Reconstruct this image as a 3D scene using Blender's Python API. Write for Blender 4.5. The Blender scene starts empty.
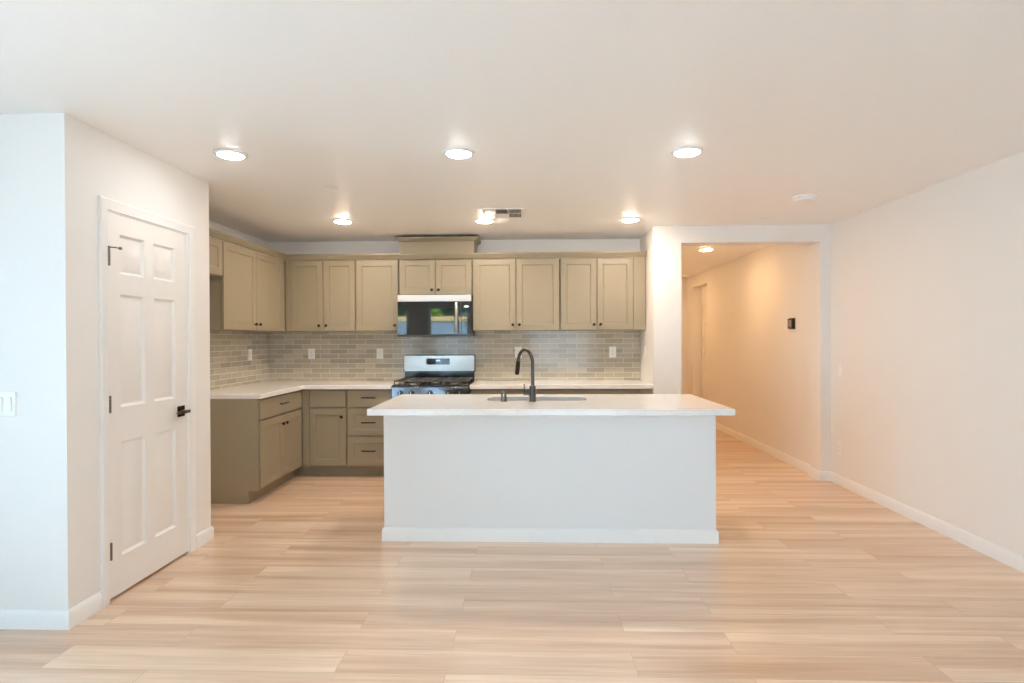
import bpy, bmesh, math, random
from mathutils import Vector, Matrix
C = bpy.context.scene.collection
SC = bpy.context.scene
R = math.radians
random.seed(4)

# ------------------------------------------------------------------ camera
CAM_H, YAW, PITCH, ROLL, FPX = 1.3653, .0321, -.0047, -.0041, 571.65
def cam_dir(u, v):
    c, s = math.cos(ROLL), math.sin(ROLL); u, v = c*u+s*v, -s*u+c*v
    x, y, z = u, 1.0, -v
    c, s = math.cos(PITCH), math.sin(PITCH); y, z = c*y-s*z, s*y+c*z
    c, s = math.cos(YAW), math.sin(YAW); x, y = c*x-s*y, s*x+c*y
    return Vector((x, y, z))
fw = cam_dir(0, 0); rt = cam_dir(1, 0)-fw; up = cam_dir(0, -1)-fw
cd = bpy.data.cameras.new('camera'); cam = bpy.data.objects.new('camera', cd); C.objects.link(cam)
cam.matrix_world = Matrix(((rt.x, up.x, -fw.x, 0), (rt.y, up.y, -fw.y, 0), (rt.z, up.z, -fw.z, CAM_H), (0, 0, 0, 1)))
cd.sensor_fit = 'HORIZONTAL'; cd.sensor_width = 36; cd.lens = FPX/1024*36; cd.clip_start = .05
SC.camera = cam

# ------------------------------------------------------------------ light & exposure
SC.view_settings.view_transform = 'Standard'; SC.view_settings.look = 'None'
SC.view_settings.gamma = 1; SC.view_settings.use_curve_mapping = False
SC.view_settings.exposure = -0.06
SKY_STRENGTH = 9.5
SKY_COLOR = (.47, .73, 1.0)
SUN_STRENGTH = 38.0
SUN_COLOR = (1.0, .98, .96)
# lamp lenses: linear colour and strength of each group
LENS = {'lens_front': ((.96, .99, 1.0), 76), 'lens_rear': ((1.0, .83, .67), 325), 'lens_hall': ((1.0, .62, .29), 205)}
w = bpy.data.worlds.new('world'); SC.world = w; w.use_nodes = True
bg = w.node_tree.nodes['Background']; bg.inputs[0].default_value = (*SKY_COLOR, 1); bg.inputs[1].default_value = SKY_STRENGTH
sd = bpy.data.lights.new('sun', 'SUN'); sd.energy = SUN_STRENGTH; sd.color = SUN_COLOR; sd.angle = R(.6)
so_ = bpy.data.objects.new('sun', sd); C.objects.link(so_); so_.rotation_euler = (R(-26), R(22), 0)   # high sun from beyond the kitchen: lights the patio, not the room
cy = SC.cycles
cy.use_denoising = True; cy.max_bounces = 12; cy.diffuse_bounces = 8; cy.glossy_bounces = 4
cy.sample_clamp_indirect = 20; cy.caustics_reflective = False; cy.caustics_refractive = False

# key planes (metres)
H = 2.44
XD, Y0, Y1 = -2.194, 2.634, 3.846          # pantry block with the panelled door
XR, YW, YT = 2.857, 5.534, 5.730           # right wall, wall with the hall opening
XK, YB, XL = 1.185, 6.207, -2.878          # kitchen side wall, kitchen back wall, kitchen left wall
XO0, XO1, ZO = 1.450, 2.757, 2.279         # hall opening
XH, YH = 2.80, 10.3                        # hall right wall, hall end
YREAR, XFAR = -1.6, -3.9
T = .115

# portals in the three rear windows (sky light enters here)
WINDOWS = [(-3.75, -2.84, .05, 2.12), (-2.36, -1.42, .05, 2.12), (0, 1.4, .05, 2.12)]     # rear wall: x0, x1, z0, z1; last one assumed, added to light island and ceiling
SIDE = [(-.4, 2.0, .05, 2.12)]                                        # far left wall: y0, y1, z0, z1
for i, (a, b, c, d) in enumerate(WINDOWS+SIDE):
    ld = bpy.data.lights.new('sky_portal', 'AREA'); ld.shape = 'RECTANGLE'; ld.size = b-a; ld.size_y = d-c
    ld.cycles.is_portal = True
    lo = bpy.data.objects.new('sky_portal', ld); C.objects.link(lo)
    if i < len(WINDOWS): lo.location = ((a+b)/2, YREAR-.09, (c+d)/2); lo.rotation_euler = (R(90), 0, 0)
    else: lo.location = (XFAR-.09, (a+b)/2, (c+d)/2); lo.rotation_euler = (R(90), 0, R(-90))

# ------------------------------------------------------------------ materials
def nt(name):
    m = bpy.data.materials.new(name); m.use_nodes = True
    return m, m.node_tree, m.node_tree.nodes['Principled BSDF']
def srgb(r, g, b):
    f = lambda c: (c/255/12.92) if c/255 <= .04045 else ((c/255+.055)/1.055)**2.4
    return (f(r), f(g), f(b), 1)
def plain(name, col, rough=.5, metal=0., bump=0., bscale=200., spec=.5, coat=0.):
    m, t, p = nt(name)
    p.inputs['Base Color'].default_value = col; p.inputs['Roughness'].default_value = rough
    p.inputs['Metallic'].default_value = metal; p.inputs['Specular IOR Level'].default_value = spec
    p.inputs['Coat Weight'].default_value = coat; p.inputs['Coat Roughness'].default_value = .05
    tc = t.nodes.new('ShaderNodeTexCoord'); n = t.nodes.new('ShaderNodeTexNoise')
    n.inputs['Scale'].default_value = bscale; n.inputs['Detail'].default_value = 3
    t.links.new(tc.outputs['Object'], n.inputs['Vector'])
    if bump:
        b = t.nodes.new('ShaderNodeBump'); b.inputs['Strength'].default_value = bump; b.inputs['Distance'].default_value = .002
        t.links.new(n.outputs['Fac'], b.inputs['Height']); t.links.new(b.outputs[0], p.inputs['Normal'])
    # very slight tone variation so no surface is perfectly flat
    mx = t.nodes.new('ShaderNodeMix'); mx.data_type = 'RGBA'; mx.blend_type = 'MULTIPLY'
    mx.inputs[0].default_value = .04; mx.inputs[6].default_value = col
    t.links.new(n.outputs['Fac'], mx.inputs[7]); t.links.new(mx.outputs[2], p.inputs['Base Color'])
    return m
def emit(name, col, s):
    m, t, p = nt(name); p.inputs['Base Color'].default_value = (.9, .9, .9, 1)
    p.inputs['Emission Color'].default_value = (*col, 1); p.inputs['Emission Strength'].default_value = s
    return m
M = {}
M['wall'] = plain('wall_paint', srgb(239, 236, 232), .55, bump=.12, bscale=140)
M['ceiling'] = plain('ceiling_paint', srgb(250, 249, 247), .42, bump=.25, bscale=90)
M['trim'] = plain('trim_paint', srgb(243, 242, 240), .3, bscale=20)
M['door'] = plain('door_paint', srgb(240, 237, 233), .35, bscale=20)
M['cabinet'] = plain('cabinet_paint', srgb(154, 143, 120), .38, bscale=12)
M['cab_in'] = plain('cabinet_box', srgb(146, 135, 112), .45, bscale=12)
M['knob'] = plain('dark_bronze', srgb(46, 40, 36), .35, metal=.8)
M['gunmetal'] = plain('gunmetal', srgb(92, 88, 84), .3, metal=1.)
M['nickel'] = plain('satin_nickel', srgb(132, 122, 112), .3, metal=1.)
M['plastic'] = plain('white_plastic', srgb(244, 243, 240), .3, bscale=20)
M['slot'] = plain('dark_slot', srgb(60, 58, 55), .6)
M['steel'] = plain('stainless_steel', srgb(184, 180, 174), .27, metal=1., bump=.02, bscale=60)
M['lightsteel'] = plain('light_brushed_steel', srgb(226, 216, 204), .36, metal=1.)
M['mirrorsteel'] = plain('polished_steel', srgb(112, 114, 118), .12, metal=1.)
M['sinksteel'] = plain('brushed_sink_steel', srgb(190, 188, 186), .3, metal=1.)
M['blackglass'] = plain('black_glass', srgb(22, 24, 27), .03, spec=.7, coat=.55)
M['blackenamel'] = plain('black_enamel', srgb(24, 24, 26), .15, spec=.6)
M['iron'] = plain('cast_iron', srgb(66, 58, 52), .32, bump=.1, bscale=300, spec=.8)
M['darkgrey'] = plain('dark_grey', srgb(66, 66, 68), .4)
M['screen'] = plain('grey_screen', srgb(150, 144, 138), .2)
M['display'] = emit('display_glow', (.55, .85, 1.0), 1.2)
for k_, (c_, e_) in LENS.items(): M[k_] = emit(k_, c_, e_)
M['patio'] = plain('patio_concrete', srgb(208, 213, 217), .8, bscale=8)
M['fence'] = plain('fence_paint', srgb(146, 164, 178), .8, bscale=6)
M['fencecap'] = plain('fence_cap_wood', srgb(242, 204, 142), .7, bscale=6)
M['leaf'] = plain('leaves', srgb(168, 205, 84), .6, bscale=4)
M['leafdark'] = plain('leaves_dark', srgb(62, 104, 56), .6, bscale=4)
M['bark'] = plain('bark', srgb(92, 74, 58), .8)

def island_paint():
    return plain('wall_paint_cool_lit', srgb(238, 239, 239), .5, bump=.1, bscale=140)  # same white as the walls, with the cool daylight tint put into the colour
M['island'] = island_paint()

def quartz():
    m, t, p = nt('white_quartz'); p.inputs['Roughness'].default_value = .16; p.inputs['Specular IOR Level'].default_value = .55
    tc = t.nodes.new('ShaderNodeTexCoord'); n = t.nodes.new('ShaderNodeTexNoise'); n.inputs['Scale'].default_value = 3; n.inputs['Detail'].default_value = 8
    n.inputs['Distortion'].default_value = 1.2
    r = t.nodes.new('ShaderNodeValToRGB'); e = r.color_ramp.elements
    e[0].position = .46; e[0].color = srgb(240, 238, 235); e[1].position = .54; e[1].color = srgb(240, 238, 235)
    k = r.color_ramp.elements.new(.5); k.color = srgb(236, 233, 230)
    t.links.new(tc.outputs['Object'], n.inputs['Vector']); t.links.new(n.outputs['Fac'], r.inputs[0]); t.links.new(r.outputs[0], p.inputs['Base Color'])
    return m
M['quartz'] = quartz()

def planks():
    m, t, p = nt('wood_plank_floor'); L = t.links.new
    tc = t.nodes.new('ShaderNodeTexCoord'); mp = t.nodes.new('ShaderNodeMapping'); mp.inputs['Location'].default_value = (.35, -.152, 0)
    L(tc.outputs['Object'], mp.inputs['Vector'])
    b = t.nodes.new('ShaderNodeTexBrick'); b.offset = .37; b.offset_frequency = 2; b.squash = 1
    b.inputs['Scale'].default_value = 1; b.inputs['Brick Width'].default_value = 1.24; b.inputs['Row Height'].default_value = .18
    b.inputs['Mortar Size'].default_value = .0012; b.inputs['Mortar Smooth'].default_value = .3; b.inputs['Bias'].default_value = 0
    b.inputs['Color1'].default_value = (0, 0, 0, 1); b.inputs['Color2'].default_value = (1, 1, 1, 1); b.inputs['Mortar'].default_value = (.3, .3, .3, 1)
    L(mp.outputs[0], b.inputs['Vector'])
    # grain, shifted from plank to plank
    sh = t.nodes.new('ShaderNodeVectorMath'); sh.operation = 'MULTIPLY_ADD'; sh.inputs[1].default_value = (7, 5, 3)
    L(b.outputs['Color'], sh.inputs[0]); L(mp.outputs[0], sh.inputs[2])
    def noise(sx, sy, sc, det, dist=0):
        mm = t.nodes.new('ShaderNodeMapping'); mm.inputs['Scale'].default_value = (sx, sy, 1); L(sh.outputs[0], mm.inputs['Vector'])
        n = t.nodes.new('ShaderNodeTexNoise'); n.inputs['Scale'].default_value = sc; n.inputs['Detail'].default_value = det; n.inputs['Distortion'].default_value = dist
        L(mm.outputs[0], n.inputs['Vector']); return n
    n1 = noise(.4, 10, 1.0, 4, .5); n2 = noise(2.2, 60, 1.6, 4, .3)
    r1 = t.nodes.new('ShaderNodeValToRGB'); e = r1.color_ramp.elements
    e[0].position = .30; e[0].color = srgb(206, 168, 136); e[1].position = .68; e[1].color = srgb(243, 219, 194)
    L(n1.outputs['Fac'], r1.inputs[0])
    r2 = t.nodes.new('ShaderNodeValToRGB'); e = r2.color_ramp.elements
    e[0].position = .35; e[0].color = (.80, .77, .74, 1); e[1].position = .6; e[1].color = (1, 1, 1, 1)
    L(n2.outputs['Fac'], r2.inputs[0])
    m1 = t.nodes.new('ShaderNodeMix'); m1.data_type = 'RGBA'; m1.blend_type = 'MULTIPLY'; m1.inputs[0].default_value = .6
    L(r1.outputs[0], m1.inputs[6]); L(r2.outputs[0], m1.inputs[7])
    r3 = t.nodes.new('ShaderNodeValToRGB'); e = r3.color_ramp.elements
    e[0].color = (.965, .96, .955, 1); e[1].color = (1.02, 1.015, 1.01, 1)
    L(b.outputs['Color'], r3.inputs[0])
    m2 = t.nodes.new('ShaderNodeMix'); m2.data_type = 'RGBA'; m2.blend_type = 'MULTIPLY'; m2.inputs[0].default_value = 1
    L(m1.outputs[2], m2.inputs[6]); L(r3.outputs[0], m2.inputs[7])
    m3 = t.nodes.new('ShaderNodeMix'); m3.data_type = 'RGBA'; L(b.outputs['Fac'], m3.inputs[0]); L(m2.outputs[2], m3.inputs[6]); m3.inputs[7].default_value = srgb(188, 158, 128)
    L(m3.outputs[2], p.inputs['Base Color'])
    p.inputs['Roughness'].default_value = .36; p.inputs['Specular IOR Level'].default_value = .6
    p.inputs['Coat Weight'].default_value = .5; p.inputs['Coat Roughness'].default_value = .3
    bp = t.nodes.new('ShaderNodeBump'); bp.inputs['Strength'].default_value = .08; bp.inputs['Distance'].default_value = .002
    L(n2.outputs['Fac'], bp.inputs['Height']); L(bp.outputs[0], p.inputs['Normal'])
    return m
M['floor'] = planks()

def tiles(name, axis):
    m, t, p = nt(name); L = t.links.new
    tc = t.nodes.new('ShaderNodeTexCoord'); s = t.nodes.new('ShaderNodeSeparateXYZ'); L(tc.outputs['Object'], s.inputs[0])
    c = t.nodes.new('ShaderNodeCombineXYZ'); L(s.outputs[axis], c.inputs[0]); L(s.outputs['Z'], c.inputs[1])
    b = t.nodes.new('ShaderNodeTexBrick'); b.offset = .5; b.offset_frequency = 2
    b.inputs['Scale'].default_value = 1; b.inputs['Brick Width'].default_value = .2; b.inputs['Row Height'].default_value = .0525
    b.inputs['Mortar Size'].default_value = .0022; b.inputs['Mortar Smooth'].default_value = .2; b.inputs['Bias'].default_value = 0
    b.inputs['Color1'].default_value = (0, 0, 0, 1); b.inputs['Color2'].default_value = (1, 1, 1, 1); b.inputs['Mortar'].default_value = (.5, .5, .5, 1)
    L(c.outputs[0], b.inputs['Vector'])
    n = t.nodes.new('ShaderNodeTexNoise'); n.inputs['Scale'].default_value = 1; n.inputs['Detail'].default_value = 4
    mp = t.nodes.new('ShaderNodeMapping'); mp.inputs['Scale'].default_value = (6, 70, 1); L(c.outputs[0], mp.inputs['Vector']); L(mp.outputs[0], n.inputs['Vector'])
    mxf = t.nodes.new('ShaderNodeMath'); mxf.operation = 'MULTIPLY_ADD'; mxf.inputs[1].default_value = .6
    L(b.outputs['Color'], mxf.inputs[0])
    sc = t.nodes.new('ShaderNodeMath'); sc.operation = 'MULTIPLY'; sc.inputs[1].default_value = .4; L(n.outputs['Fac'], sc.inputs[0]); L(sc.outputs[0], mxf.inputs[2])
    r = t.nodes.new('ShaderNodeValToRGB'); e = r.color_ramp.elements
    e[0].position = .1; e[0].color = srgb(164, 158, 142); e[1].position = .9; e[1].color = srgb(202, 193, 175)
    L(mxf.outputs[0], r.inputs[0])
    m3 = t.nodes.new('ShaderNodeMix'); m3.data_type = 'RGBA'; L(b.outputs['Fac'], m3.inputs[0]); L(r.outputs[0], m3.inputs[6]); m3.inputs[7].default_value = srgb(228, 220, 206)
    L(m3.outputs[2], p.inputs['Base Color'])
    rr = t.nodes.new('ShaderNodeMath'); rr.operation = 'MULTIPLY_ADD'; rr.inputs[1].default_value = .5; rr.inputs[2].default_value = .1
    L(b.outputs['Fac'], rr.inputs[0]); L(rr.outputs[0], p.inputs['Roughness'])
    n2 = t.nodes.new('ShaderNodeTexNoise'); n2.inputs['Scale'].default_value = 14; n2.inputs['Detail'].default_value = 1; L(c.outputs[0], n2.inputs['Vector'])
    h = t.nodes.new('ShaderNodeMath'); h.operation = 'SUBTRACT'; L(n2.outputs['Fac'], h.inputs[0]); L(b.outputs['Fac'], h.inputs[1])
    bp = t.nodes.new('ShaderNodeBump'); bp.inputs['Strength'].default_value = .25; bp.inputs['Distance'].default_value = .003
    L(h.outputs[0], bp.inputs['Height']); L(bp.outputs[0], p.inputs['Normal'])
    return m
M['tile_back'] = tiles('glass_tile_back', 'X'); M['tile_left'] = tiles('glass_tile_left', 'Y')

def pane():
    m, t, p = nt('window_glass'); L = t.links.new
    o = t.nodes['Material Output']; a = t.nodes.new('ShaderNodeBsdfTransparent'); g = t.nodes.new('ShaderNodeBsdfGlossy'); g.inputs['Roughness'].default_value = .0
    a.inputs[0].default_value = (.96, .98, .97, 1)
    f = t.nodes.new('ShaderNodeFresnel'); f.inputs[0].default_value = 1.45; x = t.nodes.new('ShaderNodeMixShader')
    L(f.outputs[0], x.inputs[0]); L(a.outputs[0], x.inputs[1]); L(g.outputs[0], x.inputs[2]); L(x.outputs[0], o.inputs['Surface'])
    return m
M['pane'] = pane()

# ------------------------------------------------------------------ builders
def wloc(o):
    v = Vector((0, 0, 0))
    while o: v += o.location; o = o.parent
    return v
class MB:
    def __init__(s): s.bm = bmesh.new()
    def box(s, x0, x1, y0, y1, z0, z1):
        v = [s.bm.verts.new((x, y, z)) for z in (z0, z1) for y in (y0, y1) for x in (x0, x1)]
        for f in ((0, 2, 3, 1), (4, 5, 7, 6), (0, 1, 5, 4), (2, 6, 7, 3), (0, 4, 6, 2), (1, 3, 7, 5)):
            s.bm.faces.new([v[i] for i in f])
        return s
    def ring(s, pts): return [s.bm.verts.new(p) for p in pts]
    def loft(s, rings, cap0=True, cap1=True, closed=True):
        rs = [s.ring(r) for r in rings]; n = len(rs[0])
        for a, b in zip(rs, rs[1:]):
            for i in range(n if closed else n-1):
                j = (i+1) % n; s.bm.faces.new((a[i], a[j], b[j], b[i]))
        if cap0: s.bm.faces.new(rs[0][::-1])
        if cap1: s.bm.faces.new(rs[-1])
        return s
    def lathe(s, c, axis, prof, seg=32, cap0=True, cap1=True):
        a = Vector(axis).normalized(); u = a.orthogonal().normalized(); v = a.cross(u); c = Vector(c)
        return s.loft([[c+a*h+(u*math.cos(2*math.pi*k/seg)+v*math.sin(2*math.pi*k/seg))*max(r, 1e-4) for k in range(seg)] for r, h in prof], cap0, cap1)
    def cyl(s, p0, p1, r, seg=20, r2=None):
        p0, p1 = Vector(p0), Vector(p1); d = p1-p0
        return s.lathe(p0, d, [(r, 0), (r if r2 is None else r2, d.length)], seg)
    def tube(s, pts, r, seg=14):
        pts = [Vector(p) for p in pts]; rad = r if isinstance(r, (list, tuple)) else [r]*len(pts)
        u = None; rings = []
        for i, p in enumerate(pts):
            d = (pts[min(i+1, len(pts)-1)]-pts[max(i-1, 0)]).normalized()
            u = d.orthogonal().normalized() if u is None else (u-d*u.dot(d)).normalized()
            v = d.cross(u)
            rings.append([p+(u*math.cos(2*math.pi*k/seg)+v*math.sin(2*math.pi*k/seg))*rad[i] for k in range(seg)])
        return s.loft(rings)
    def prism(s, poly, f0, f1):            # f0/f1 map a 2D point to 3D
        return s.loft([[f0(a, b) for a, b in poly], [f1(a, b) for a, b in poly]])
    def sweep(s, path, prof, upv, side=1):  # mitred sweep of profile (lateral, up) along a polyline
        upv = Vector(upv); P = [Vector(p) for p in path]; rings = []
        for i, p in enumerate(P):
            ds = []
            if i > 0: ds.append((P[i]-P[i-1]).normalized())
            if i < len(P)-1: ds.append((P[i+1]-P[i]).normalized())
            ls = [upv.cross(d)*side for d in ds]
            l = sum(ls, Vector()); l = l/len(ls)
            l = l/max(l.length_squared, 1e-6)
            rings.append([p+l*a+upv*b for a, b in prof])
        return s.loft(rings)
    def slab(s, o, u, v, n, w_, h_, t_, panels, prof):  # slab with moulded recessed panels on its front
        o, u, v, n = Vector(o), Vector(u), Vector(v), Vector(n)
        P = lambda a, b, c: o+u*a+v*b+n*c
        xs = sorted({0, w_, *[q for p in panels for q in (p[0], p[1])]}); ys = sorted({0, h_, *[q for p in panels for q in (p[2], p[3])]})
        vt = {(x, y): s.bm.verts.new(P(x, y, t_)) for x in xs for y in ys}
        for x0, x1 in zip(xs, xs[1:]):
            for y0, y1 in zip(ys, ys[1:]):
                q = [vt[(x0, y0)], vt[(x1, y0)], vt[(x1, y1)], vt[(x0, y1)]]
                if any(abs(p[0]-x0)+abs(p[1]-x1)+abs(p[2]-y0)+abs(p[3]-y1) < 1e-6 for p in panels):
                    for ins, dep in prof:
                        r = s.ring([P(x0+ins, y0+ins, t_+dep), P(x1-ins, y0+ins, t_+dep), P(x1-ins, y1-ins, t_+dep), P(x0+ins, y1-ins, t_+dep)])
                        for i in range(4): s.bm.faces.new((q[i], q[(i+1) % 4], r[(i+1) % 4], r[i]))
                        q = r
                s.bm.faces.new(q)
        back = s.ring([P(0, 0, 0), P(w_, 0, 0), P(w_, h_, 0), P(0, h_, 0)])
        s.bm.faces.new(back[::-1])
        lo = [vt[(x, 0)] for x in xs]; hi = [vt[(x, h_)] for x in xs]; le = [vt[(0, y)] for y in ys]; ri = [vt[(w_, y)] for y in ys]
        s.bm.faces.new([back[0], back[1]]+lo[::-1]); s.bm.faces.new([back[2], back[3]]+hi)
        s.bm.faces.new([back[3], back[0]]+le); s.bm.faces.new([back[1], back[2]]+ri[::-1])
        return s
    def build(s, name, mat, parent=None, smooth=True, bevel=0., loc=None):
        bm = s.bm; bmesh.ops.recalc_face_normals(bm, faces=bm.faces[:])
        off = wloc(parent) if parent else Vector(loc or (0, 0, 0))
        for v in bm.verts: v.co -= off
        if smooth:
            for f in bm.faces: f.smooth = True
            for e in bm.edges: e.smooth = len(e.link_faces) == 2 and e.calc_face_angle(0) < R(35)
        me = bpy.data.meshes.new(name); bm.to_mesh(me); bm.free(); me.materials.append(M[mat])
        o = bpy.data.objects.new(name, me); C.objects.link(o)
        if parent: o.parent = parent
        elif loc: o.location = loc
        if bevel:
            b = o.modifiers.new('soft_edges', 'BEVEL'); b.width = bevel; b.segments = 2; b.limit_method = 'ANGLE'; b.angle_limit = R(40)
        return o
def tag(o, label=None, cat=None, group=None, kind=None):
    if label: o['label'] = label
    if cat: o['category'] = cat
    if group: o['group'] = group
    if kind: o['kind'] = kind
    return o
def thing(name, loc, label, cat, group=None, kind=None):
    o = bpy.data.objects.new(name, None); o.empty_display_size = .1; C.objects.link(o); o.location = loc
    return tag(o, label, cat, group, kind)
def dup(o, parent=None):
    c = o.copy(); C.objects.link(c); c.parent = parent
    for ch in list(o.children): dup(ch, c)
    return c
def struct(mb, name, mat, label=None, bevel=0.):
    return tag(mb.build(name, mat, bevel=bevel), label, None, None, 'structure')
def rrect(x0, x1, y0, y1, r, n=8):
    p = []
    for cx, cy_, a in ((x1-r, y0+r, -90), (x1-r, y1-r, 0), (x0+r, y1-r, 90), (x0+r, y0+r, 180)):
        for k in range(n+1):
            t = R(a+90*k/n); p.append((cx+r*math.cos(t), cy_+r*math.sin(t)))
    return p
def holed(mb, outer, holes, z0, z1):
    bm = mb.bm; edges = []
    for loop in [outer]+holes:
        vs = [bm.verts.new((x, y, z1)) for x, y in loop]
        edges += [bm.edges.new((vs[i], vs[(i+1) % len(vs)])) for i in range(len(vs))]
    g = bmesh.ops.triangle_fill(bm, edges=edges, use_beauty=True, use_dissolve=False)
    fs = [f for f in bm.faces]
    ex = bmesh.ops.extrude_face_region(bm, geom=fs)
    for v in ex['geom']:
        if isinstance(v, bmesh.types.BMVert): v.co.z = z0
    return mb

# ------------------------------------------------------------------ room shell
struct(MB().box(XFAR-T, XR+T+.3, YREAR-.2, YH+T, -.1, 0), 'floor', 'floor', 'pale oak plank floor running crosswise through kitchen and hall')
struct(MB().box(XFAR-T, XR+T+.3, YREAR-.2, YH+T, H, H+.1), 'ceiling', 'ceiling', 'white painted ceiling')
struct(MB().box(XFAR, XD, Y0, Y0+T, 0, H), 'wall_near_left', 'wall', 'white wall lit cool by daylight at the left edge')
dy0, dy1, dzt = 2.893, 3.600, 2.045
struct(MB().box(XD-T, XD, Y0+T, dy0, 0, H).box(XD-T, XD, dy1, Y1, 0, H).box(XD-T, XD, dy0, dy1, dzt, H), 'wall_pantry', 'wall', 'white wall around the six panel door')
struct(MB().box(XL, XD-T, Y1-T, Y1, 0, H), 'wall_pantry_return', 'wall')
struct(MB().box(XL-T, XL, Y0+T, YB+T, 0, H), 'wall_left', 'wall', 'kitchen left wall behind the short cabinet run')
struct(MB().box(XL, XK, YB, YB+T, 0, H), 'wall_back', 'wall', 'kitchen back wall')
struct(MB().box(XK, XO0, YW, YB+T, 0, H), 'wall_kitchen_right', 'wall', 'white wall end between kitchen and hall opening')
struct(MB().box(XO0, XO1, YW, YT, ZO, H), 'wall_hall_header', 'wall')
struct(MB().box(XO1, XR+T, YW, YT, 0, H), 'wall_hall_stub', 'wall')
struct(MB().box(XR, XR+T, YREAR, YW, 0, H), 'wall_right', 'wall', 'long plain white wall on the right')
hy0, hy1, hzt = 9.17, 9.95, 2.24
struct(MB().box(XH, XH+.18, YT, hy0, 0, H).box(XH, XH+.18, hy1, YH, 0, H).box(XH, XH+.18, hy0, hy1, hzt, H), 'wall_hall_right', 'wall', 'hall wall glowing warm under the hall lamp')
struct(MB().box(XO0-T, XO0, YB+T, YH, 0, H), 'wall_hall_left', 'wall')
struct(MB().box(XO0-T, XH+.3, YH, YH+T, 0, H), 'wall_hall_end', 'wall')
a, b, c, d = SIDE[0]
struct(MB().box(XFAR-T, XFAR, YREAR, a, 0, H).box(XFAR-T, XFAR, b, Y0+T, 0, H).box(XFAR-T, XFAR, a, b, d, H).box(XFAR-T, XFAR, a, b, 0, c), 'wall_far_left', 'wall')
root = thing('window_4', (XFAR-.06, (a+b)/2, c), 'wide glazed patio door in the wall left of the picture', None, None, 'structure')
m_ = MB().box(XFAR-.09, XFAR-.03, a, b, c, c+.045).box(XFAR-.09, XFAR-.03, a, b, d-.045, d)
for y_ in (a, (a+b)/2-.025, b-.05): m_.box(XFAR-.09, XFAR-.03, y_, y_+.05, c+.045, d-.045)
m_.build('window_frame', 'trim', root, bevel=.002)
MB().box(XFAR-.062, XFAR-.058, a+.05, b-.05, c+.045, d-.045).build('window_pane', 'pane', root)
mb = MB(); xs = [XFAR-T]
for a, b, c, d in WINDOWS:
    mb.box(xs[-1], a, YREAR-T, YREAR, 0, H); mb.box(a, b, YREAR-T, YREAR, d, H); mb.box(a, b, YREAR-T, YREAR, 0, c); xs.append(b)
mb.box(xs[-1], XR+T, YREAR-T, YREAR, 0, H)
struct(mb, 'wall_rear', 'wall')
for i, (a, b, c, d) in enumerate(WINDOWS):
    root = thing('window_%d' % (i+1), ((a+b)/2, YREAR-.06, c), 'glazed patio opening behind the viewer', None, None, 'structure')
    f = .045; y0, y1 = YREAR-.09, YREAR-.03
    m_ = MB().box(a, b, y0, y1, c, c+f).box(a, b, y0, y1, d-f, d).box(a, a+f, y0, y1, c+f, d-f).box(b-f, b, y0, y1, c+f, d-f)
    if b-a > 1.2: m_.box((a+b)/2-.03, (a+b)/2+.03, y0, y1, c+f, d-f)
    m_.build('window_frame', 'trim', root, bevel=.002)
    MB().box(a+f, b-f, YREAR-.062, YREAR-.058, c+f, d-f).build('window_pane', 'pane', root)

BB = [(0, 0), (.013, 0), (.013, .068), (.009, .080), (.005, .088), (0, .090)]
def base(name, path, side, label=None):
    return struct(MB().sweep([(x, y, 0) for x, y in path], BB, (0, 0, 1), side), name, 'trim', label)
base('baseboard_left', [(XFAR, Y0), (XD, Y0), (XD, 2.834)], -1, 'white baseboard wrapping the corner left of the panelled door')
base('baseboard_pantry', [(XD, 3.659), (XD, Y1), (XL, Y1)], -1)
base('baseboard_right', [(XR, YREAR), (XR, YW), (XO1, YW), (XO1, YT), (XH, YT), (XH, hy0)], 1, 'white baseboard along the right wall into the hall')
base('baseboard_hall_left', [(XO0, YH), (XO0, YW), (XK, YW)], 1)
base('baseboard_hall_end', [(XH, hy1), (XH, YH), (XO0, YH)], 1)

# six panel doors
DP = [(.012, -.014), (.022, -.014), (.052, -.004)]
def panel_rects(ys, zs): return [(a, b, c, d) for a, b in ys for c, d in zs]
def six_panel(o, u, n, parent, w_, h_):
    k = w_/.679
    cols = [(.089*k, .284*k), (.364*k, .561*k)]; rows = [(.198, .808), (.993, 1.598), (1.708, 1.918)]
    return MB().slab(o, u, (0, 0, 1), n, w_, h_, .035, panel_rects(cols, rows), DP).build('door_leaf', 'door', parent)
d1 = thing('door_1', (XD, 3.245, 0), 'white six panel door with dark lever handle in the left wall', None, None, 'structure')
six_panel((XD-.037, 2.906, .014), (0, 1, 0), (1, 0, 0), d1, .679, 2.022)
JB = MB().box(XD-T, XD, dy0, dy0+.012, 0, dzt).box(XD-T, XD, dy1-.014, dy1, 0, dzt).box(XD-T, XD, dy0+.012, dy1-.014, dzt-.008, dzt)
JB.box(XD-T+.02, XD-.039, dy0+.012, dy0+.024, 0, dzt-.008).box(XD-T+.02, XD-.039, dy1-.026, dy1-.014, 0, dzt-.008)
JB.build('door_jamb', 'trim', d1)
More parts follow.
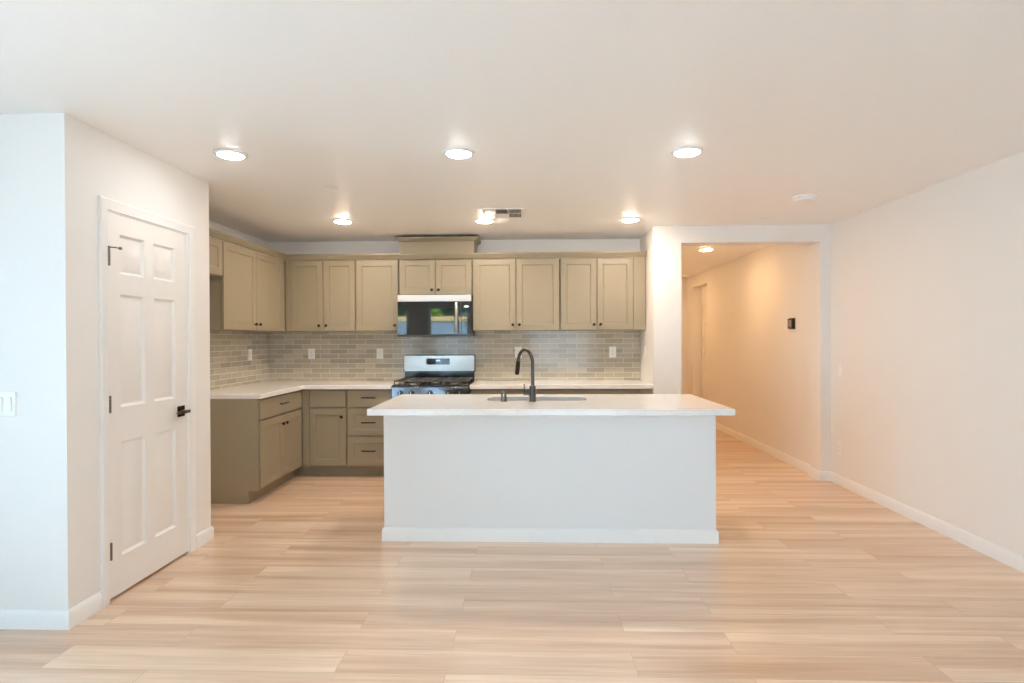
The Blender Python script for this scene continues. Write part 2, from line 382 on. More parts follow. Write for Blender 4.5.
for zc in (.264, 1.032, 1.80):
    hg = MB()
    for k in range(5): hg.cyl((XD+.004, 2.9055, zc-.045+k*.018), (XD+.004, 2.9055, zc-.045+k*.018+.0172), .0078, 12)
    hg.box(XD-.001, XD+.0015, 2.897, 2.914, zc-.045, zc+.045)
    h_ = hg.build('hinge', 'nickel', d1)
    if zc > 1.5:
        st = MB().cyl((XD+.004, 2.9055, zc+.046), (XD+.004, 2.9055, zc+.056), .009, 12)
        st.tube([(XD+.006, 2.906, zc+.051), (XD+.03, 2.920, zc+.051), (XD+.040, 2.936, zc+.049)], .0035, 8)
        st.lathe((XD+.039, 2.934, zc+.049), (.4, .9, 0), [(.002, 0), (.008, .002), (.008, .012), (.002, .014)], 12)
        st.tube([(XD+.006, 2.9055, zc+.051), (XD+.03, 2.885, zc+.048)], .003, 8)
        st.build('hinge_pin_stop', 'nickel', d1)
hp = MB().box(XD-.002, XD+.007, 3.484, 3.549, .887, .953).build('handle_rosette', 'knob', d1, bevel=.002)
lv = MB().cyl((XD+.006, 3.517, .92), (XD+.05, 3.517, .92), .011, 16)
lv.loft([[(XD+.043, y, .92-hh), (XD+.056, y, .92-hh), (XD+.056, y, .92+hh), (XD+.043, y, .92+hh)] for y, hh in ((3.530, .010), (3.47, .0095), (3.42, .008), (3.405, .007))])
lv.build('lever_handle', 'nickel', d1, bevel=.002)
CAS = [(0, 0), (0, .012), (.008, .016), (.02, .013), (.045, .010), (.057, .008), (.057, 0)]
def casing(name, x, a, b, zt, label=None):
    path = [(x, a, 0), (x, a, zt), (x, b, zt), (x, b, 0)]
    prof = [(p, q) for p, q in CAS]
    return struct(MB().sweep(path, [(.057-p, q) for p, q in prof], (1, 0, 0), 1), name, 'trim', label)
casing('trim_1', XD, dy0+.002, dy1-.002, dzt, 'white moulded casing around the six panel door')

# door deep in the hall recess
d2 = thing('door_2', (XH+.15, 9.56, 0), 'panelled door set back in the hall wall recess', None, None, 'structure')
six_panel((XH+.18, hy1-.01, .012), (0, -1, 0), (-1, 0, 0), d2, hy1-hy0-.02, 2.03)
MB().box(XH+.145, XH+.18, hy0, hy1, 2.045, hzt).build('door_head', 'trim', d2)
struct(MB().box(XH+.18, XH+.28, hy0-.3, hy1+.3, 0, H), 'hall_recess_light_block', 'wall')  # added unseen backing that blocks sky light leaking around the hall door

# ------------------------------------------------------------------ tile
struct(MB().box(XL, 1.183, YB-.008, YB, .915, 1.46), 'wall_tile_back', 'tile_back', 'grey green glass subway tile on the back wall')
struct(MB().box(XL, XL+.008, 4.666, YB-.008, .915, 1.46), 'wall_tile_left', 'tile_left', 'grey green glass subway tile on the left wall')

# ------------------------------------------------------------------ cabinets
RAIL = .06
def knob(parent, p, n):
    p = Vector(p); n = Vector(n)
    MB().lathe(p, n, [(.0045, 0), (.0045, .010), (.011, .014), (.0145, .020), (.0145, .025), (.010, .029), (.001, .030)], 16).build('knob', 'knob', parent)
def pull(parent, c, u, n, L=.14):
    c, u, n = Vector(c), Vector(u), Vector(n); m_ = MB()
    m_.cyl(c-u*L/2+n*.028, c+u*L/2+n*.028, .006, 12)
    for s_ in (-.38, .38): m_.cyl(c+u*L*s_, c+u*L*s_+n*.028, .005, 10)
    m_.build('bar_pull', 'knob', parent)
def shaker(name, parent, o, u, n, w_, h_, flat=False):
    pr = [] if flat else [(RAIL, w_-RAIL, RAIL, h_-RAIL)]
    return MB().slab(o, u, (0, 0, 1), n, w_, h_, .02, pr, [(.004, -.008)]).build(name, 'cabinet', parent, bevel=.0012)

ux, uy = (1, 0, 0), (0, 1, 0); nB, nL = (0, -1, 0), (1, 0, 0)
YU = YB-.33            # face of the back upper doors
XU = XL+.33            # face of the left upper doors
ZU0, ZU1 = 1.452, 2.192
def upper_back(label, x0, x1, doors, knobs, z0=ZU0, filler=None, group='upper cabinets on the back wall'):
    t = thing('upper_cabinet', ((x0+x1)/2, YB, z0), label, 'cabinet', group)
    MB().box(x0, x1, YU+.022, YB-.001, z0, ZU1).build('cabinet_box', 'cab_in', t, bevel=.001)
    if filler: MB().box(filler[0], filler[1], YU+.004, YU+.022, z0, ZU1).build('filler_strip', 'cabinet', t, bevel=.001)
    for (a, b), k in zip(doors, knobs):
        d = shaker('door', t, (a, YU+.02, z0+.003), ux, nB, b-a, ZU1-.006-z0-.003)
        if k: knob(d, (k, YU, z0+.058 if z0 < 1.6 else z0+.05), nB)
    return t
upper_back('olive upper cabinet with two shaker doors in the back left corner', XL+.001, -1.813, [(-2.487, -2.156), (-2.150, -1.819)], [-2.190, -2.115], filler=(XU+.003, -2.492))
upper_back('single door olive upper cabinet left of the microwave', -1.811, -1.361, [(-1.803, -1.369)], [-1.398])
upper_back('short two door olive cabinet directly above the microwave', -1.359, -.597, [(-1.350, -.982), (-.976, -.605)], [-1.012, -.943], z0=1.823)
upper_back('wide two door olive upper cabinet right of the microwave', -.595, .303, [(-.588, -.150), (-.143, .297)], [-.180, -.112])
upper_back('two door olive upper cabinet at the right end by the white wall', .305, 1.182, [(.313, .679), (.686, 1.051)], [.650, .716], filler=(1.056, 1.172))

def upper_left(label, y0, y1, doors, knobs, z0, filler=None):
    t = thing('upper_cabinet', (XL, (y0+y1)/2, z0), label, 'cabinet', 'upper cabinets on the left wall')
    MB().box(XL+.001, XU-.022, y0, y1, z0, ZU1).build('cabinet_box', 'cab_in', t, bevel=.001)
    if filler: MB().box(XU-.022, XU-.004, filler[0], filler[1], z0, ZU1).build('filler_strip', 'cabinet', t, bevel=.001)
    for (a, b), k in zip(doors, knobs):
        d = shaker('door', t, (XU-.02, a, z0+.003), uy, nL, b-a, ZU1-.006-z0-.003)
        if k: knob(d, (XU, k, z0+.058), nL)
upper_left('tall two door olive upper cabinet on the left wall', 4.672, YU-.002, [(4.680, 5.243), (5.250, 5.815)], [5.205, 5.288], ZU0, filler=(5.820, YU-.006))
upper_left('small olive cabinet high over the empty fridge space', Y1+.003, 4.670, [(Y1+.01, 4.252), (4.258, 4.664)], [None, None], 1.895)

CR = [(-.004, 0), (0, 0), (.004, .003), (.014, .020), (.034, .038), (.038, .043), (.038, .054), (-.004, .054)]
cr = MB().sweep([(XU, Y1+.003, 2.193), (XU, YU, 2.193), (XK-.003, YU, 2.193)], CR, (0, 0, 1), -1).build('crown_molding', 'cabinet', loc=(XU, YU, 2.193))
tag(cr, 'olive crown moulding running along the tops of the upper cabinets', 'moulding')
hc = thing('duct_cover', (-.962, YB, 2.246), 'olive box with flared crown above the microwave cabinet', 'duct cover')
MB().box(-1.349, -.575, YU+.0, YB-.001, 2.252, 2.40).build('duct_box', 'cabinet', hc, bevel=.001)
for a, b in ((-1.349, -1.305), (-.590, -.575)): MB().box(a, b, YU-.005, YU+.0, 2.252, 2.374).build('face_stile', 'cabinet', hc)
CR2 = [(-.012, 0), (0, 0), (.006, .004), (.022, .016), (.036, .024), (.044, .030), (.044, .040), (-.012, .040)]
MB().sweep([(-1.349, YB-.002, 2.374), (-1.349, YU-.002, 2.374), (-.575, YU-.002, 2.374), (-.575, YB-.002, 2.374)], CR2, (0, 0, 1), -1).build('crown', 'cabinet', hc)

# base cabinets
YF = YB-.615; XF = XL+.615; ZC = .873
def base_prof(d): return [(0, 0), (d-.085, 0), (d-.085, .105), (d-.02, .105), (d-.02, ZC), (0, ZC)]
def base_back(label, x0, x1, group='base cabinets on the back wall'):
    t = thing('base_cabinet', ((x0+x1)/2, YB, 0), label, 'cabinet', group)
    MB().prism(base_prof(.613), lambda a, b: (x0, YB-.002-a, b), lambda a, b: (x1, YB-.002-a, b)).build('cabinet_box', 'cab_in', t)
    return t
t = base_back('corner olive base cabinet with one door below a plain drawer', XL+.001, -1.819)
MB().box(XF+.003, -2.193, YF+.004, YF+.02, .108, ZC-.004).build('filler_strip', 'cabinet', t)
shaker('drawer', t, (-2.187, YF+.02, .700), ux, nB, .359, .157, True)
d = shaker('door', t, (-2.187, YF+.02, .118), ux, nB, .359, .564); knob(d, (-1.864, YF, .602), nB)
t = base_back('three drawer olive base cabinet beside the range', -1.817, -1.369)
for z0, z1, zp, fl in ((.700, .857, .791, True), (.417, .684, .546, False), (.118, .402, .266, False)):
    d = shaker('drawer', t, (-1.809, YF+.02, z0), ux, nB, .434, z1-z0, fl); pull(d, (-1.594, YF, zp), ux, nB)
for x0, x1, lab in ((-.594, .305, 'base cabinet right of the range mostly hidden behind the island'), (.307, 1.052, 'last base cabinet on the right of the range behind the island')):
    t = base_back('olive '+lab, x0, x1 if x0 < 0 else 1.18)
    mid = (x0+x1)/2
    for a, b, k in ((x0+.007, mid-.002, mid-.04), (mid+.002, x1-.005, mid+.04)):
        d = shaker('drawer', t, (a, YF+.02, .700), ux, nB, b-a, .157, True); pull(d, ((a+b)/2, YF, .791), ux, nB)
        d = shaker('door', t, (a, YF+.02, .118), ux, nB, b-a, .564); knob(d, (k, YF, .602), nB)
    if x0 > 0: MB().box(1.056, 1.178, YF+.006, YF+.02, .108, ZC-.004).build('filler_strip', 'cabinet', t)
t = thing('base_cabinet', (XL, 5.13, 0), 'olive base cabinet with wide drawer over two doors on the left wall', 'cabinet', 'base cabinet on the left wall')
MB().prism(base_prof(.613), lambda a, b: (XL+.002+a, 4.690, b), lambda a, b: (XL+.002+a, YF-.0, b)).build('cabinet_box', 'cab_in', t)
EP = [(0, 0), (.613-.085, 0), (.613-.085, .105), (.613-.004, .105), (.613-.004, ZC), (0, ZC)]
MB().prism(EP, lambda a, b: (XL+.002+a, 4.678, b), lambda a, b: (XL+.002+a, 4.690, b)).build('end_panel', 'cabinet', t)
d = shaker('drawer', t, (XF-.02, 4.712, .697), uy, nL, .868, .162, True); pull(d, (XF, 5.146, .787), uy, nL)
d = shaker('door', t, (XF-.02, 4.712, .118), uy, nL, .441, .562); knob(d, (XF, 5.122, .603), nL)
d = shaker('door', t, (XF-.02, 5.158, .118), uy, nL, .422, .562); knob(d, (XF, 5.200, .603), nL)

# counters
ct = MB(); yf = YB-.64; xf = XL+.64
holed(ct, [(XL+.009, 4.666), (xf, 4.666), (xf, yf), (-1.368, yf), (-1.368, YB-.009), (XL+.009, YB-.009)], [], .875, .915)
tag(ct.build('countertop', 'quartz', loc=(XL, YB, .875), bevel=.003), 'white quartz L-shaped countertop in the left corner', 'countertop')
tag(MB().box(-.594, XK-.002, yf, YB-.009, .875, .915).build('countertop', 'quartz', loc=(.3, YB, .875), bevel=.003), 'white quartz countertop strip right of the range', 'countertop')

# ------------------------------------------------------------------ island
IX0, IX1, IY0, IY1 = -1.0534, 1.2892, 3.6435, 4.640
BX0, BX1, BY0, BY1 = -.9966, 1.2314, 3.841, 4.60
isl = thing('island_base', (.117, 4.2, 0), 'white painted kitchen island body with baseboard', 'island')
MB().box(BX0, BX1, BY0, BY0+.12, 0, .873).box(BX0, BX0+.10, BY0+.12, BY1-.04, 0, .873).box(BX1-.10, BX1, BY0+.12, BY1-.04, 0, .873).build('half_wall', 'island', isl, bevel=.003)
MB().sweep([(BX0, BY1-.04, 0), (BX0, BY0, 0), (BX1, BY0, 0), (BX1, BY1-.04, 0)], BB, (0, 0, 1), -1).build('baseboard_strip', 'trim', isl)
MB().box(BX0+.10, BX1-.10, BY0+.12, BY1-.10, 0, .66).box(BX0+.10, BX1-.10, BY1-.12, BY1-.08, .66, .872).build('cabinet_box', 'cab_in', isl)
nF = (0, 1, 0)
xs_ = [BX0+.105+i*(BX1-BX0-.21)/4 for i in range(5)]
for a, b in zip(xs_, xs_[1:]):
    d = shaker('door', isl, (b-.003, BY1-.08, .118), (-1, 0, 0), nF, b-a-.006, .74)
hole = rrect(-.322, .415, 4.150, 4.440, .085)
top = holed(MB(), [(IX0, IY0), (IX1, IY0), (IX1, IY1), (IX0, IY1)], [hole], .875, .915)
tag(top.build('countertop', 'quartz', loc=(.118, 4.14, .875), bevel=.003), 'white quartz island countertop with undermount sink cutout', 'countertop')

# undermount sink, two bowls
sk = thing('sink', (.046, 4.295, .69), 'stainless undermount sink sunk in the island countertop', 'sink')
rim = holed(MB(), rrect(-.345, .438, 4.127, 4.463, .1), [rrect(-.312, .082, 4.158, 4.432, .075), rrect(.110, .405, 4.158, 4.432, .075)], .868, .8745)
rim.build('rim', 'sinksteel', sk)
for x0, x1 in ((-.312, .082), (.110, .405)):
    rings = []
    for z, ins in ((.8735, 0), (.76, .004), (.72, .012), (.705, .03), (.70, .06)):
        rings.append([(x, y, z) for x, y in rrect(x0+ins, x1-ins, 4.158+ins, 4.432-ins, .075)])
    b_ = MB().loft(rings, cap0=False, cap1=True).build('bowl', 'sinksteel', sk)
    so = b_.modifiers.new('wall', 'SOLIDIFY'); so.thickness = .0012; so.offset = 0
    MB().lathe(((x0+x1)/2, 4.295, .700), (0, 0, 1), [(.045, .001), (.045, .004), (.036, .004), (.030, .002), (.004, .0025), (.004, .012), (.001, .012)], 24).build('drain', 'nickel', b_)

# faucet
FX, FY = .0155, 4.105
fa = thing('faucet', (FX, FY, .915), 'dark gooseneck kitchen faucet standing on the island', 'faucet')
MB().lathe((FX, FY, .9155), (0, 0, 1), [(.026, 0), (.026, .004), (.0235, .006), (.0235, .106), (.021, .113), (.0145, .115)], 28).build('body', 'gunmetal', fa)
dr = Vector((-.535, .845, 0)); rr_ = .1; zc = 1.185
pts = [Vector((FX, FY, 1.015)), Vector((FX, FY, 1.06)), Vector((FX, FY, 1.12))]
for k in range(17):
    a = math.pi*k/16*.965
    pts.append(Vector((FX, FY, zc))+dr*(rr_-rr_*math.cos(a))+Vector((0, 0, rr_*math.sin(a))))
MB().tube(pts, .0125, 18).build('spout', 'gunmetal', fa)
e0 = pts[-1]; ed = (pts[-1]-pts[-2]).normalized()
MB().tube([e0-ed*.002, e0+ed*.004, e0+ed*.03, e0+ed*.094, e0+ed*.100], [.0135, .016, .0165, .0165, .014], 18).build('spray_head', 'knob', fa)
MB().cyl((FX-.02, FY, .975), (FX-.066, FY, .975), .0135, 18).build('handle_hub', 'gunmetal', fa)
MB().tube([(FX-.058, FY, .975), (FX-.060, FY, 1.008), (FX-.062, FY, 1.043)], [.0055, .005, .0042], 10).build('lever', 'gunmetal', fa)
ag = thing('air_gap', (-.193, 4.105, .915), 'small dark metal cap left of the island faucet', 'air gap')
MB().lathe((-.193, 4.105, .9155), (0, 0, 1), [(.025, 0), (.025, .003), (.021, .005), (.021, .062), (.018, .068), (.001, .069)], 24).build('cap', 'nickel', ag)
MB().box(-.197, -.189, 4.0825, 4.086, .955, .972).build('vent_slot', 'steel', ag)

# ------------------------------------------------------------------ microwave
MX0, MX1, MYF, MZ0, MZ1 = -1.356, -.600, YB-.40, 1.392, 1.817
mw = thing('microwave', ((MX0+MX1)/2, YB, MZ0), 'stainless over-the-range microwave with mirror black door', 'microwave')
MB().box(MX0, MX1, MYF+.022, YB-.009, MZ0, MZ1).build('case', 'darkgrey', mw, bevel=.003)
MB().box(MX0, MX1, MYF, MYF+.022, 1.751, MZ1).build('top_grille', 'lightsteel', mw, bevel=.002)
MB().box(MX0, -.700, MYF, MYF+.022, 1.412, 1.7495).build('door', 'blackglass', mw, bevel=.002)
cp = MB().box(-.698, MX1, MYF, MYF+.022, 1.412, 1.7495).build('control_panel', 'blackglass', mw, bevel=.002)
MB().box(-.670, -.628, MYF-.0012, MYF, 1.690, 1.704).build('display', 'display', cp)
for r in range(5):
    bt = MB()
    for c in range(3): bt.box(-.672+c*.018, -.661+c*.018, MYF-.001, MYF, 1.490+r*.034, 1.497+r*.034)
    bt.build('key_row', 'darkgrey', cp)
MB().box(MX0, MX1, MYF+.003, MYF+.022, MZ0, 1.4105).build('bottom_lip', 'darkgrey', mw, bevel=.002)
hd = MB().lathe((-.7505, MYF-.038, 1.425), (0, 0, 1), [(.014, 0), (.0165, .004), (.0165, .306), (.014, .310)], 20)
hd.cyl((-.7505, MYF-.038, 1.45), (-.7505, MYF, 1.45), .008, 12).cyl((-.7505, MYF-.038, 1.71), (-.7505, MYF, 1.71), .008, 12)
hd.build('handle', 'steel', mw)

# ------------------------------------------------------------------ range
RX0, RX1 = -1.360, -.602; RYF = YF-.045
rg = thing('gas_range', ((RX0+RX1)/2, YB, 0), 'stainless gas range with black cooktop between the counters', 'range')
MB().box(RX0, RX1, RYF+.05, YB-.02, .10, .905).box(RX0+.03, RX1-.03, RYF+.10, YB-.05, 0, .10).build('body', 'darkgrey', rg, bevel=.003)
MB().prism([(RYF+.004, .765), (RYF+.05, .765), (RYF+.05, .905), (RYF+.022, .905), (RYF+.010, .895)], lambda a, b: (RX0, a, b), lambda a, b: (RX1, a, b)).build('control_panel', 'mirrorsteel', rg, bevel=.002)
for kx in (-1.275, -1.165, -.98, -.80, -.69):
    kn = MB().lathe((kx, RYF+.008, .838), (0, -1, 0.08), [(.027, 0), (.027, .005), (.021, .008), (.019, .030), (.016, .033), (.001, .033)], 24).build('knob', 'blackenamel', rg)
    MB().box(kx-.004, kx+.004, RYF-.033, RYF-.0245, .822, .858).build('pointer', 'steel', kn)
od = MB().box(RX0+.004, RX1-.004, RYF, RYF+.048, .255, .755).build('oven_door', 'steel', rg, bevel=.004)
MB().box(RX0+.10, RX1-.10, RYF-.002, RYF, .34, .62).build('window', 'blackglass', od)
hm = MB().cyl((RX0+.06, RYF-.045, .705), (RX1-.06, RYF-.045, .705), .012, 16)
for x in (RX0+.09, RX1-.09): hm.cyl((x, RYF-.045, .705), (x, RYF, .705), .009, 12)
hm.build('handle', 'steel', od)
MB().box(RX0+.004, RX1-.004, RYF+.002, RYF+.048, .105, .248).build('drawer', 'steel', rg, bevel=.004)
MB().box(RX0, RX1, RYF+.02, YB-.10, .905, .917).build('cooktop', 'blackenamel', rg, bevel=.004)
for bx in (-1.19, -.981, -.772):
    for by in ((5.72, 5.98) if bx != -.981 else (5.85,)):
        b_ = MB().lathe((bx, by, .9165), (0, 0, 1), [(.052, 0), (.050, .008), (.034, .012), (.034, .014)], 28).build('burner', 'steel', rg)
        MB().lathe((bx, by, .930), (0, 0, 1), [(.036, 0), (.037, .004), (.033, .008), (.001, .009)], 28).build('burner_cap', 'iron', b_)
gy0, gy1 = RYF+.05, YB-.125
gw = (RX1-RX0-.02)/3
for i in range(3):
    a = RX0+.01+i*gw+.002; b = a+gw-.004; g = MB(); z0, z1 = .945, .957; q = .011
    g.box(a, b, gy0, gy0+q, z0, z1).box(a, b, gy1-q, gy1, z0, z1).box(a, a+q, gy0, gy1, z0, z1).box(b-q, b, gy0, gy1, z0, z1)
    cx = (a+b)/2; g.box(cx-q/2, cx+q/2, gy0, gy1, z0, z1)
    for k in (1, 2, 3, 4, 5): 
        yy = gy0+(gy1-gy0)*k/6; g.box(a, b, yy-q/2, yy+q/2, z0, z1)
    for x in (a+q/2, b-q/2):
        for y in (gy0+q/2, (gy0+gy1)/2, gy1-q/2): g.box(x-q/2, x+q/2, y-q/2, y+q/2, .9165, z0)
    g.build('grate', 'iron', rg, bevel=.0015)
bgp = rrect(RX0, RX1, 1.020, 1.190, .016, 5)
MB().prism(bgp, lambda a, b: (a, YB-.085, b), lambda a, b: (a, YB-.02, b)).build('backguard', 'steel', rg, bevel=.002)
MB().box(RX0+.004, RX1-.002, YB-.078, YB-.022, .915, 1.022).build('backguard_base', 'blackenamel', rg, bevel=.002)
MB().prism(rrect(RX0-.003, RX1+.006, 1.0, 1.195, .018, 5), lambda a, b: (a, YB-.03, b), lambda a, b: (a, YB-.012, b)).build('backguard_back', 'darkgrey', rg)
ds = MB().box(-1.120, -.868, YB-.088, YB-.085, 1.092, 1.156).build('display_panel', 'blackglass', rg, bevel=.001)
MB().box(-1.016, -.972, YB-.0892, YB-.088, 1.128, 1.142).build('display', 'display', ds)
for r in range(3):
    for cs in (range(4), range(8, 12)):
        kb = MB()
        for c in cs: kb.box(-1.112+c*.0205, -1.098+c*.0205, YB-.0890, YB-.088, 1.102+r*.016, 1.110+r*.016)
        kb.build('key_row', 'darkgrey', ds)

# ------------------------------------------------------------------ wall plates
def outlet(o, u, n, label, group, gfci=True):
    o, u, n = Vector(o), Vector(u), Vector(n); v = Vector((0, 0, 1))
    t = thing('outlet', o, label, 'outlet', group)
    def bx(m_, a0, a1, b0, b1, c0, c1):
        m_.loft([[o+u*a+v*b+n*c for a, b in ((a0, b0), (a1, b0), (a1, b1), (a0, b1))] for c in (c0, c1)]); return m_
    bx(MB(), -.037, .037, -.0585, .0585, 0, .005).build('cover_plate', 'plastic', t, bevel=.0015)
    f = bx(MB(), -.0165, .0165, -.034, .034, .005, .008).build('receptacle', 'plastic', t, bevel=.001)
    s = MB()
    for zc_ in (-.018, .018):
        bx(s, -.008, -.006, zc_-.004, zc_+.005, .008, .0084); bx(s, .005, .007, zc_-.004, zc_+.004, .008, .0084); bx(s, -.002, .002, zc_-.012, zc_-.008, .008, .0084)
    s.build('slots', 'slot', f)
    return t
yb = YB-.008
outlet((-2.400, yb, 1.21), ux, nB, 'white outlet on back tile nearest the left corner', 'outlets on the tile')
outlet((-1.644, yb, 1.21), ux, nB, 'white outlet on back tile just left of the range', 'outlets on the tile')
outlet((-.130, yb, 1.218), ux, nB, 'white outlet on back tile behind the faucet', 'outlets on the tile')
outlet((.886, yb, 1.218), ux, nB, 'white outlet on back tile near the right end', 'outlets on the tile')
outlet((XL+.008, 5.762, 1.213), uy, nL, 'white outlet on the left wall tile above the counter', 'outlets on the tile')
outlet((XK, 5.929, 1.224), uy, (-1, 0, 0), 'white plate on the kitchen side wall right of the tile', 'plates on plain walls')
outlet((XR, 5.37, .344), uy, (-1, 0, 0), 'low white outlet on the right wall near the hall', 'plates on plain walls')
def switch(o, u, n, gangs, label):
    o, u, n = Vector(o), Vector(u), Vector(n); v = Vector((0, 0, 1)); t = thing('light_switch', o, label, 'switch')
    def bx(m_, a0, a1, b0, b1, c0, c1, tilt=0):
        m_.loft([[o+u*a+v*b+n*(c+(tilt if b > 0 and c > .006 else 0)) for a, b in ((a0, b0), (a1, b0), (a1, b1), (a0, b1))] for c in (c0, c1)]); return m_
    w_ = .046*gangs/2+.013
    bx(MB(), -w_, w_, -.0575, .0575, 0, .005).build('cover_plate', 'plastic', t, bevel=.0015)
    for k in range(gangs):
        c = (k-(gangs-1)/2)*.046
        bx(MB(), c-.0165, c+.0165, -.034, .034, .0045, .0075, .004).build('rocker', 'plastic', t, bevel=.001)
switch((XR, 5.364, 1.07), uy, (-1, 0, 0), 1, 'white single switch on the right wall near the hall')
switch((-2.520, Y0, 1.066), ux, nB, 3, 'white rocker switch plate on the bright left wall')

th = thing('thermostat', (XH, 6.20, 1.455), 'small black thermostat on the warm hall wall', 'thermostat')
MB().box(XH-.010, XH, 6.135, 6.265, 1.455, 1.575).build('wall_plate', 'darkgrey', th, bevel=.003)
fc = MB().box(XH-.030, XH-.010, 6.145, 6.255, 1.462, 1.568).build('case', 'blackenamel', th, bevel=.004)
MB().box(XH-.0312, XH-.030, 6.165, 6.235, 1.478, 1.552).build('screen', 'screen', fc)

# ------------------------------------------------------------------ ceiling fittings
def downlight(p, label, group, lens):
    t = thing('downlight', (p[0], p[1], H), label, 'downlight', group)
    MB().lathe((p[0], p[1], H), (0, 0, -1), [(.092, 0), (.091, .004), (.085, .009), (.073, .012), (.071, .010), (.071, 0)], 40).build('trim_ring', 'trim', t)
    MB().lathe((p[0], p[1], H), (0, 0, -1), [(.0705, .002), (.0705, .009), (.066, .014), (.055, .018), (.035, .021), (.015, .0225), (.001, .0228)], 40).build('lens', lens, t)
LG = 'recessed ceiling lights in the kitchen'
for x, y, l in ((-1.724, 3.25, 'front left ceiling light near the panelled door'), (-.407, 3.285, 'front middle ceiling light above the island'), (.905, 3.32, 'front right ceiling light above the island'),
                (-1.694, 5.13, 'rear left ceiling light by the kitchen corner'), (-.409, 5.17, 'rear middle ceiling light beside the air vent'), (.905, 5.19, 'rear right ceiling light near the hall opening')):
    downlight((x, y), 'round glowing '+l, LG, 'lens_front' if y < 4 else 'lens_rear')
downlight((2.128, 6.99), 'round glowing ceiling light just inside the hall', 'hall ceiling lights', 'lens_hall')
downlight((2.0, 9.35), 'unseen round ceiling light added deep in the hall behind the wall end', 'hall ceiling lights', 'lens_hall')  # unseen lamp, inferred from and added for the bright hall end

vt = thing('air_vent', (-.236, 4.888, H), 'square white louvred air vent in the ceiling', 'vent')
vx0, vx1, vy0, vy1 = -.425, -.047, 4.70, 5.076
fr = MB(); zf = H-.006
fr.box(vx0, vx1, vy0, vy0+.03, zf, H).box(vx0, vx1, vy1-.03, vy1, zf, H).box(vx0, vx0+.03, vy0+.03, vy1-.03, zf, H).box(vx1-.03, vx1, vy0+.03, vy1-.03, zf, H)
cw = (vx1-vx0-.06)/3
for k in (1, 2): fr.box(vx0+.03+k*cw-.006, vx0+.03+k*cw+.006, vy0+.03, vy1-.03, zf, H)
ym = (vy0+vy1)/2; fr.box(vx0+.03, vx1-.03, ym-.005, ym+.005, zf, H)
fr.build('frame', 'trim', vt, bevel=.001)
MB().box(vx0+.03, vx1-.03, vy0+.03, vy1-.03, H-.0012, H-.0002).build('duct_shade_sheet', 'slot', vt)  # thin dark sheet stands in for the shade inside the duct
for ci in range(3):
    for ri in range(2):
        a = vx0+.03+ci*cw+.006; b = a+cw-.012; y0, y1 = (vy0+.03, ym-.005) if ri == 0 else (ym+.005, vy1-.03)
        s = MB(); nn = 9
        for k in range(nn):
            if ci == 1:
                y = y0+(y1-y0)*(k+.5)/nn; dd = -.006 if ri == 0 else .006
                s.loft([[(x, y-dd, H-.0015), (x, y-dd+.001, H-.0015), (x, y+dd+.001, H-.008), (x, y+dd, H-.008)] for x in (a, b)])
            else:
                x = a+(b-a)*(k+.5)/nn; dd = .0045 if ci == 0 else -.0015
                s.loft([[(x-dd, y, H-.0015), (x-dd+.001, y, H-.0015), (x+dd+.001, y, H-.008), (x+dd, y, H-.008)] for y in (y0, y1)])
        s.build('louvre_bank', 'trim', vt)
def disc(name, p, prof, label, cat, group=None, mat='plastic', ring=None):
    t = thing(name, (p[0], p[1], H), label, cat, group)
    MB().lathe((p[0], p[1], H), (0, 0, -1), prof, 32).build('cover', mat, t)
    if ring: MB().lathe((p[0], p[1], H), (0, 0, -1), ring, 32).build('base_ring', mat, t)
    return t
SPK = [(.012, 0), (.012, .008), (.043, .008), (.043, .011), (.001, .012)]
disc('sprinkler_cover', (-1.387, 3.964), SPK, 'tiny round sprinkler cover on ceiling between the left lights', 'sprinkler cover', 'sprinkler covers')
disc('sprinkler_cover', (2.091, 5.162), SPK, 'tiny round sprinkler cover on ceiling in front of the hall opening', 'sprinkler cover', 'sprinkler covers')
disc('smoke_detector', (2.095, 4.428), [(.075, .012), (.078, .018), (.07, .034), (.05, .038), (.001, .038)], 'round white smoke detector on the ceiling toward the right', 'smoke detector', None, 'plastic', [(.088, 0), (.088, .008), (.08, .012), (.001, .012)])
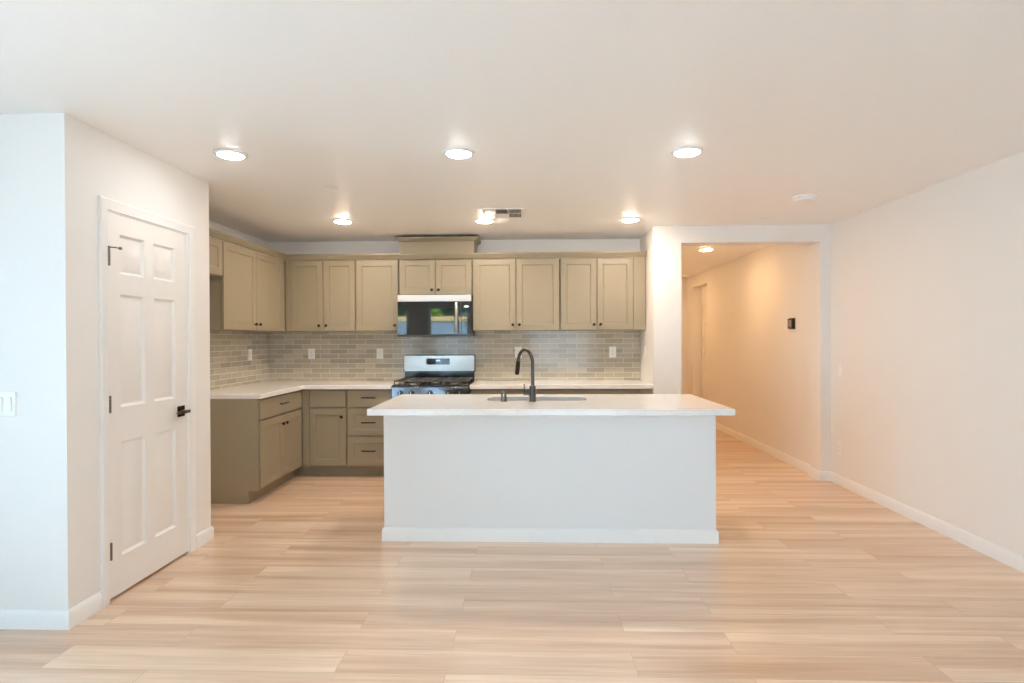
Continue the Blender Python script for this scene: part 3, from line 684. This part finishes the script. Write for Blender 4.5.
disc('smoke_detector', (2.64, 9.83), [(.06, .012), (.064, .018), (.058, .032), (.001, .034)], 'smoke detector on the ceiling deep in the hall', 'smoke detector', None, 'plastic', [(.07, 0), (.07, .01), (.06, .012), (.001, .012)])

# ------------------------------------------------------------------ garden mirrored in the microwave door
struct(MB().box(-16, XFAR-.2, YREAR-.2, 10, -.1, -.03).box(-16, 12, -16, YREAR-.2, -.1, -.03), 'ground', 'patio', 'pale patio outside the rear windows')
fe = thing('garden_fence', (-2, -6.0, -.03), 'blue grey garden fence with tan cap outside the rear windows', 'fence')
fb = MB()
for k in range(80): fb.box(-10+k*.2, -10+k*.2+.192, -6.03, -6.0, -.03, 1.90)
fb.build('boards', 'fence', fe)
MB().box(-10, 6, -6.07, -5.96, 1.92, 2.06).build('cap_rail', 'fencecap', fe, bevel=.01)
def leafy(mb, c, r, n, sc=.16):
    c = Vector(c)
    for _ in range(n):
        d = Vector((random.gauss(0, 1), random.gauss(0, 1), random.gauss(0, 1))).normalized()
        p = c+Vector((d.x*r[0], d.y*r[1], d.z*r[2]))*random.uniform(.55, .93)
        a = Vector((random.gauss(0, 1), random.gauss(0, 1), random.gauss(0, 1))).normalized(); b = a.orthogonal().normalized(); s_ = sc*random.uniform(.6, 1.3)
        mb.loft([[p-a*s_, p+b*s_*.4, p+a*s_, p-b*s_*.4]], cap0=False, cap1=True)
    return mb
for x, y, h_, rx, mt, lab in ((-8.6, -10.4, 4.2, 1.3, 'leaf', 'bright green tree beyond the fence, first of the row'), (-5.6, -10.4, 4.2, 1.5, 'leafdark', 'dark leafy tree beyond the fence, second of the row'), (-3.72, -8.3, 3.5, .62, 'leaf', 'slim lime green tree between two dark trees'), (-2.4, -10.4, 4.2, 1.6, 'leafdark', 'dark leafy tree beyond the fence, last of the row')):
    t = thing('garden_tree', (x, y, -.03), lab, 'tree', 'trees beyond the garden fence')
    MB().tube([(x, y, -.03), (x+.03, y, .9), (x, y+.05, 1.9)], [.12, .09, .06], 10).build('trunk', 'bark', t)
    leafy(MB(), (x, y, h_-1.6), (rx, .9, 1.5), 2000).build('crown', mt, t, smooth=False)
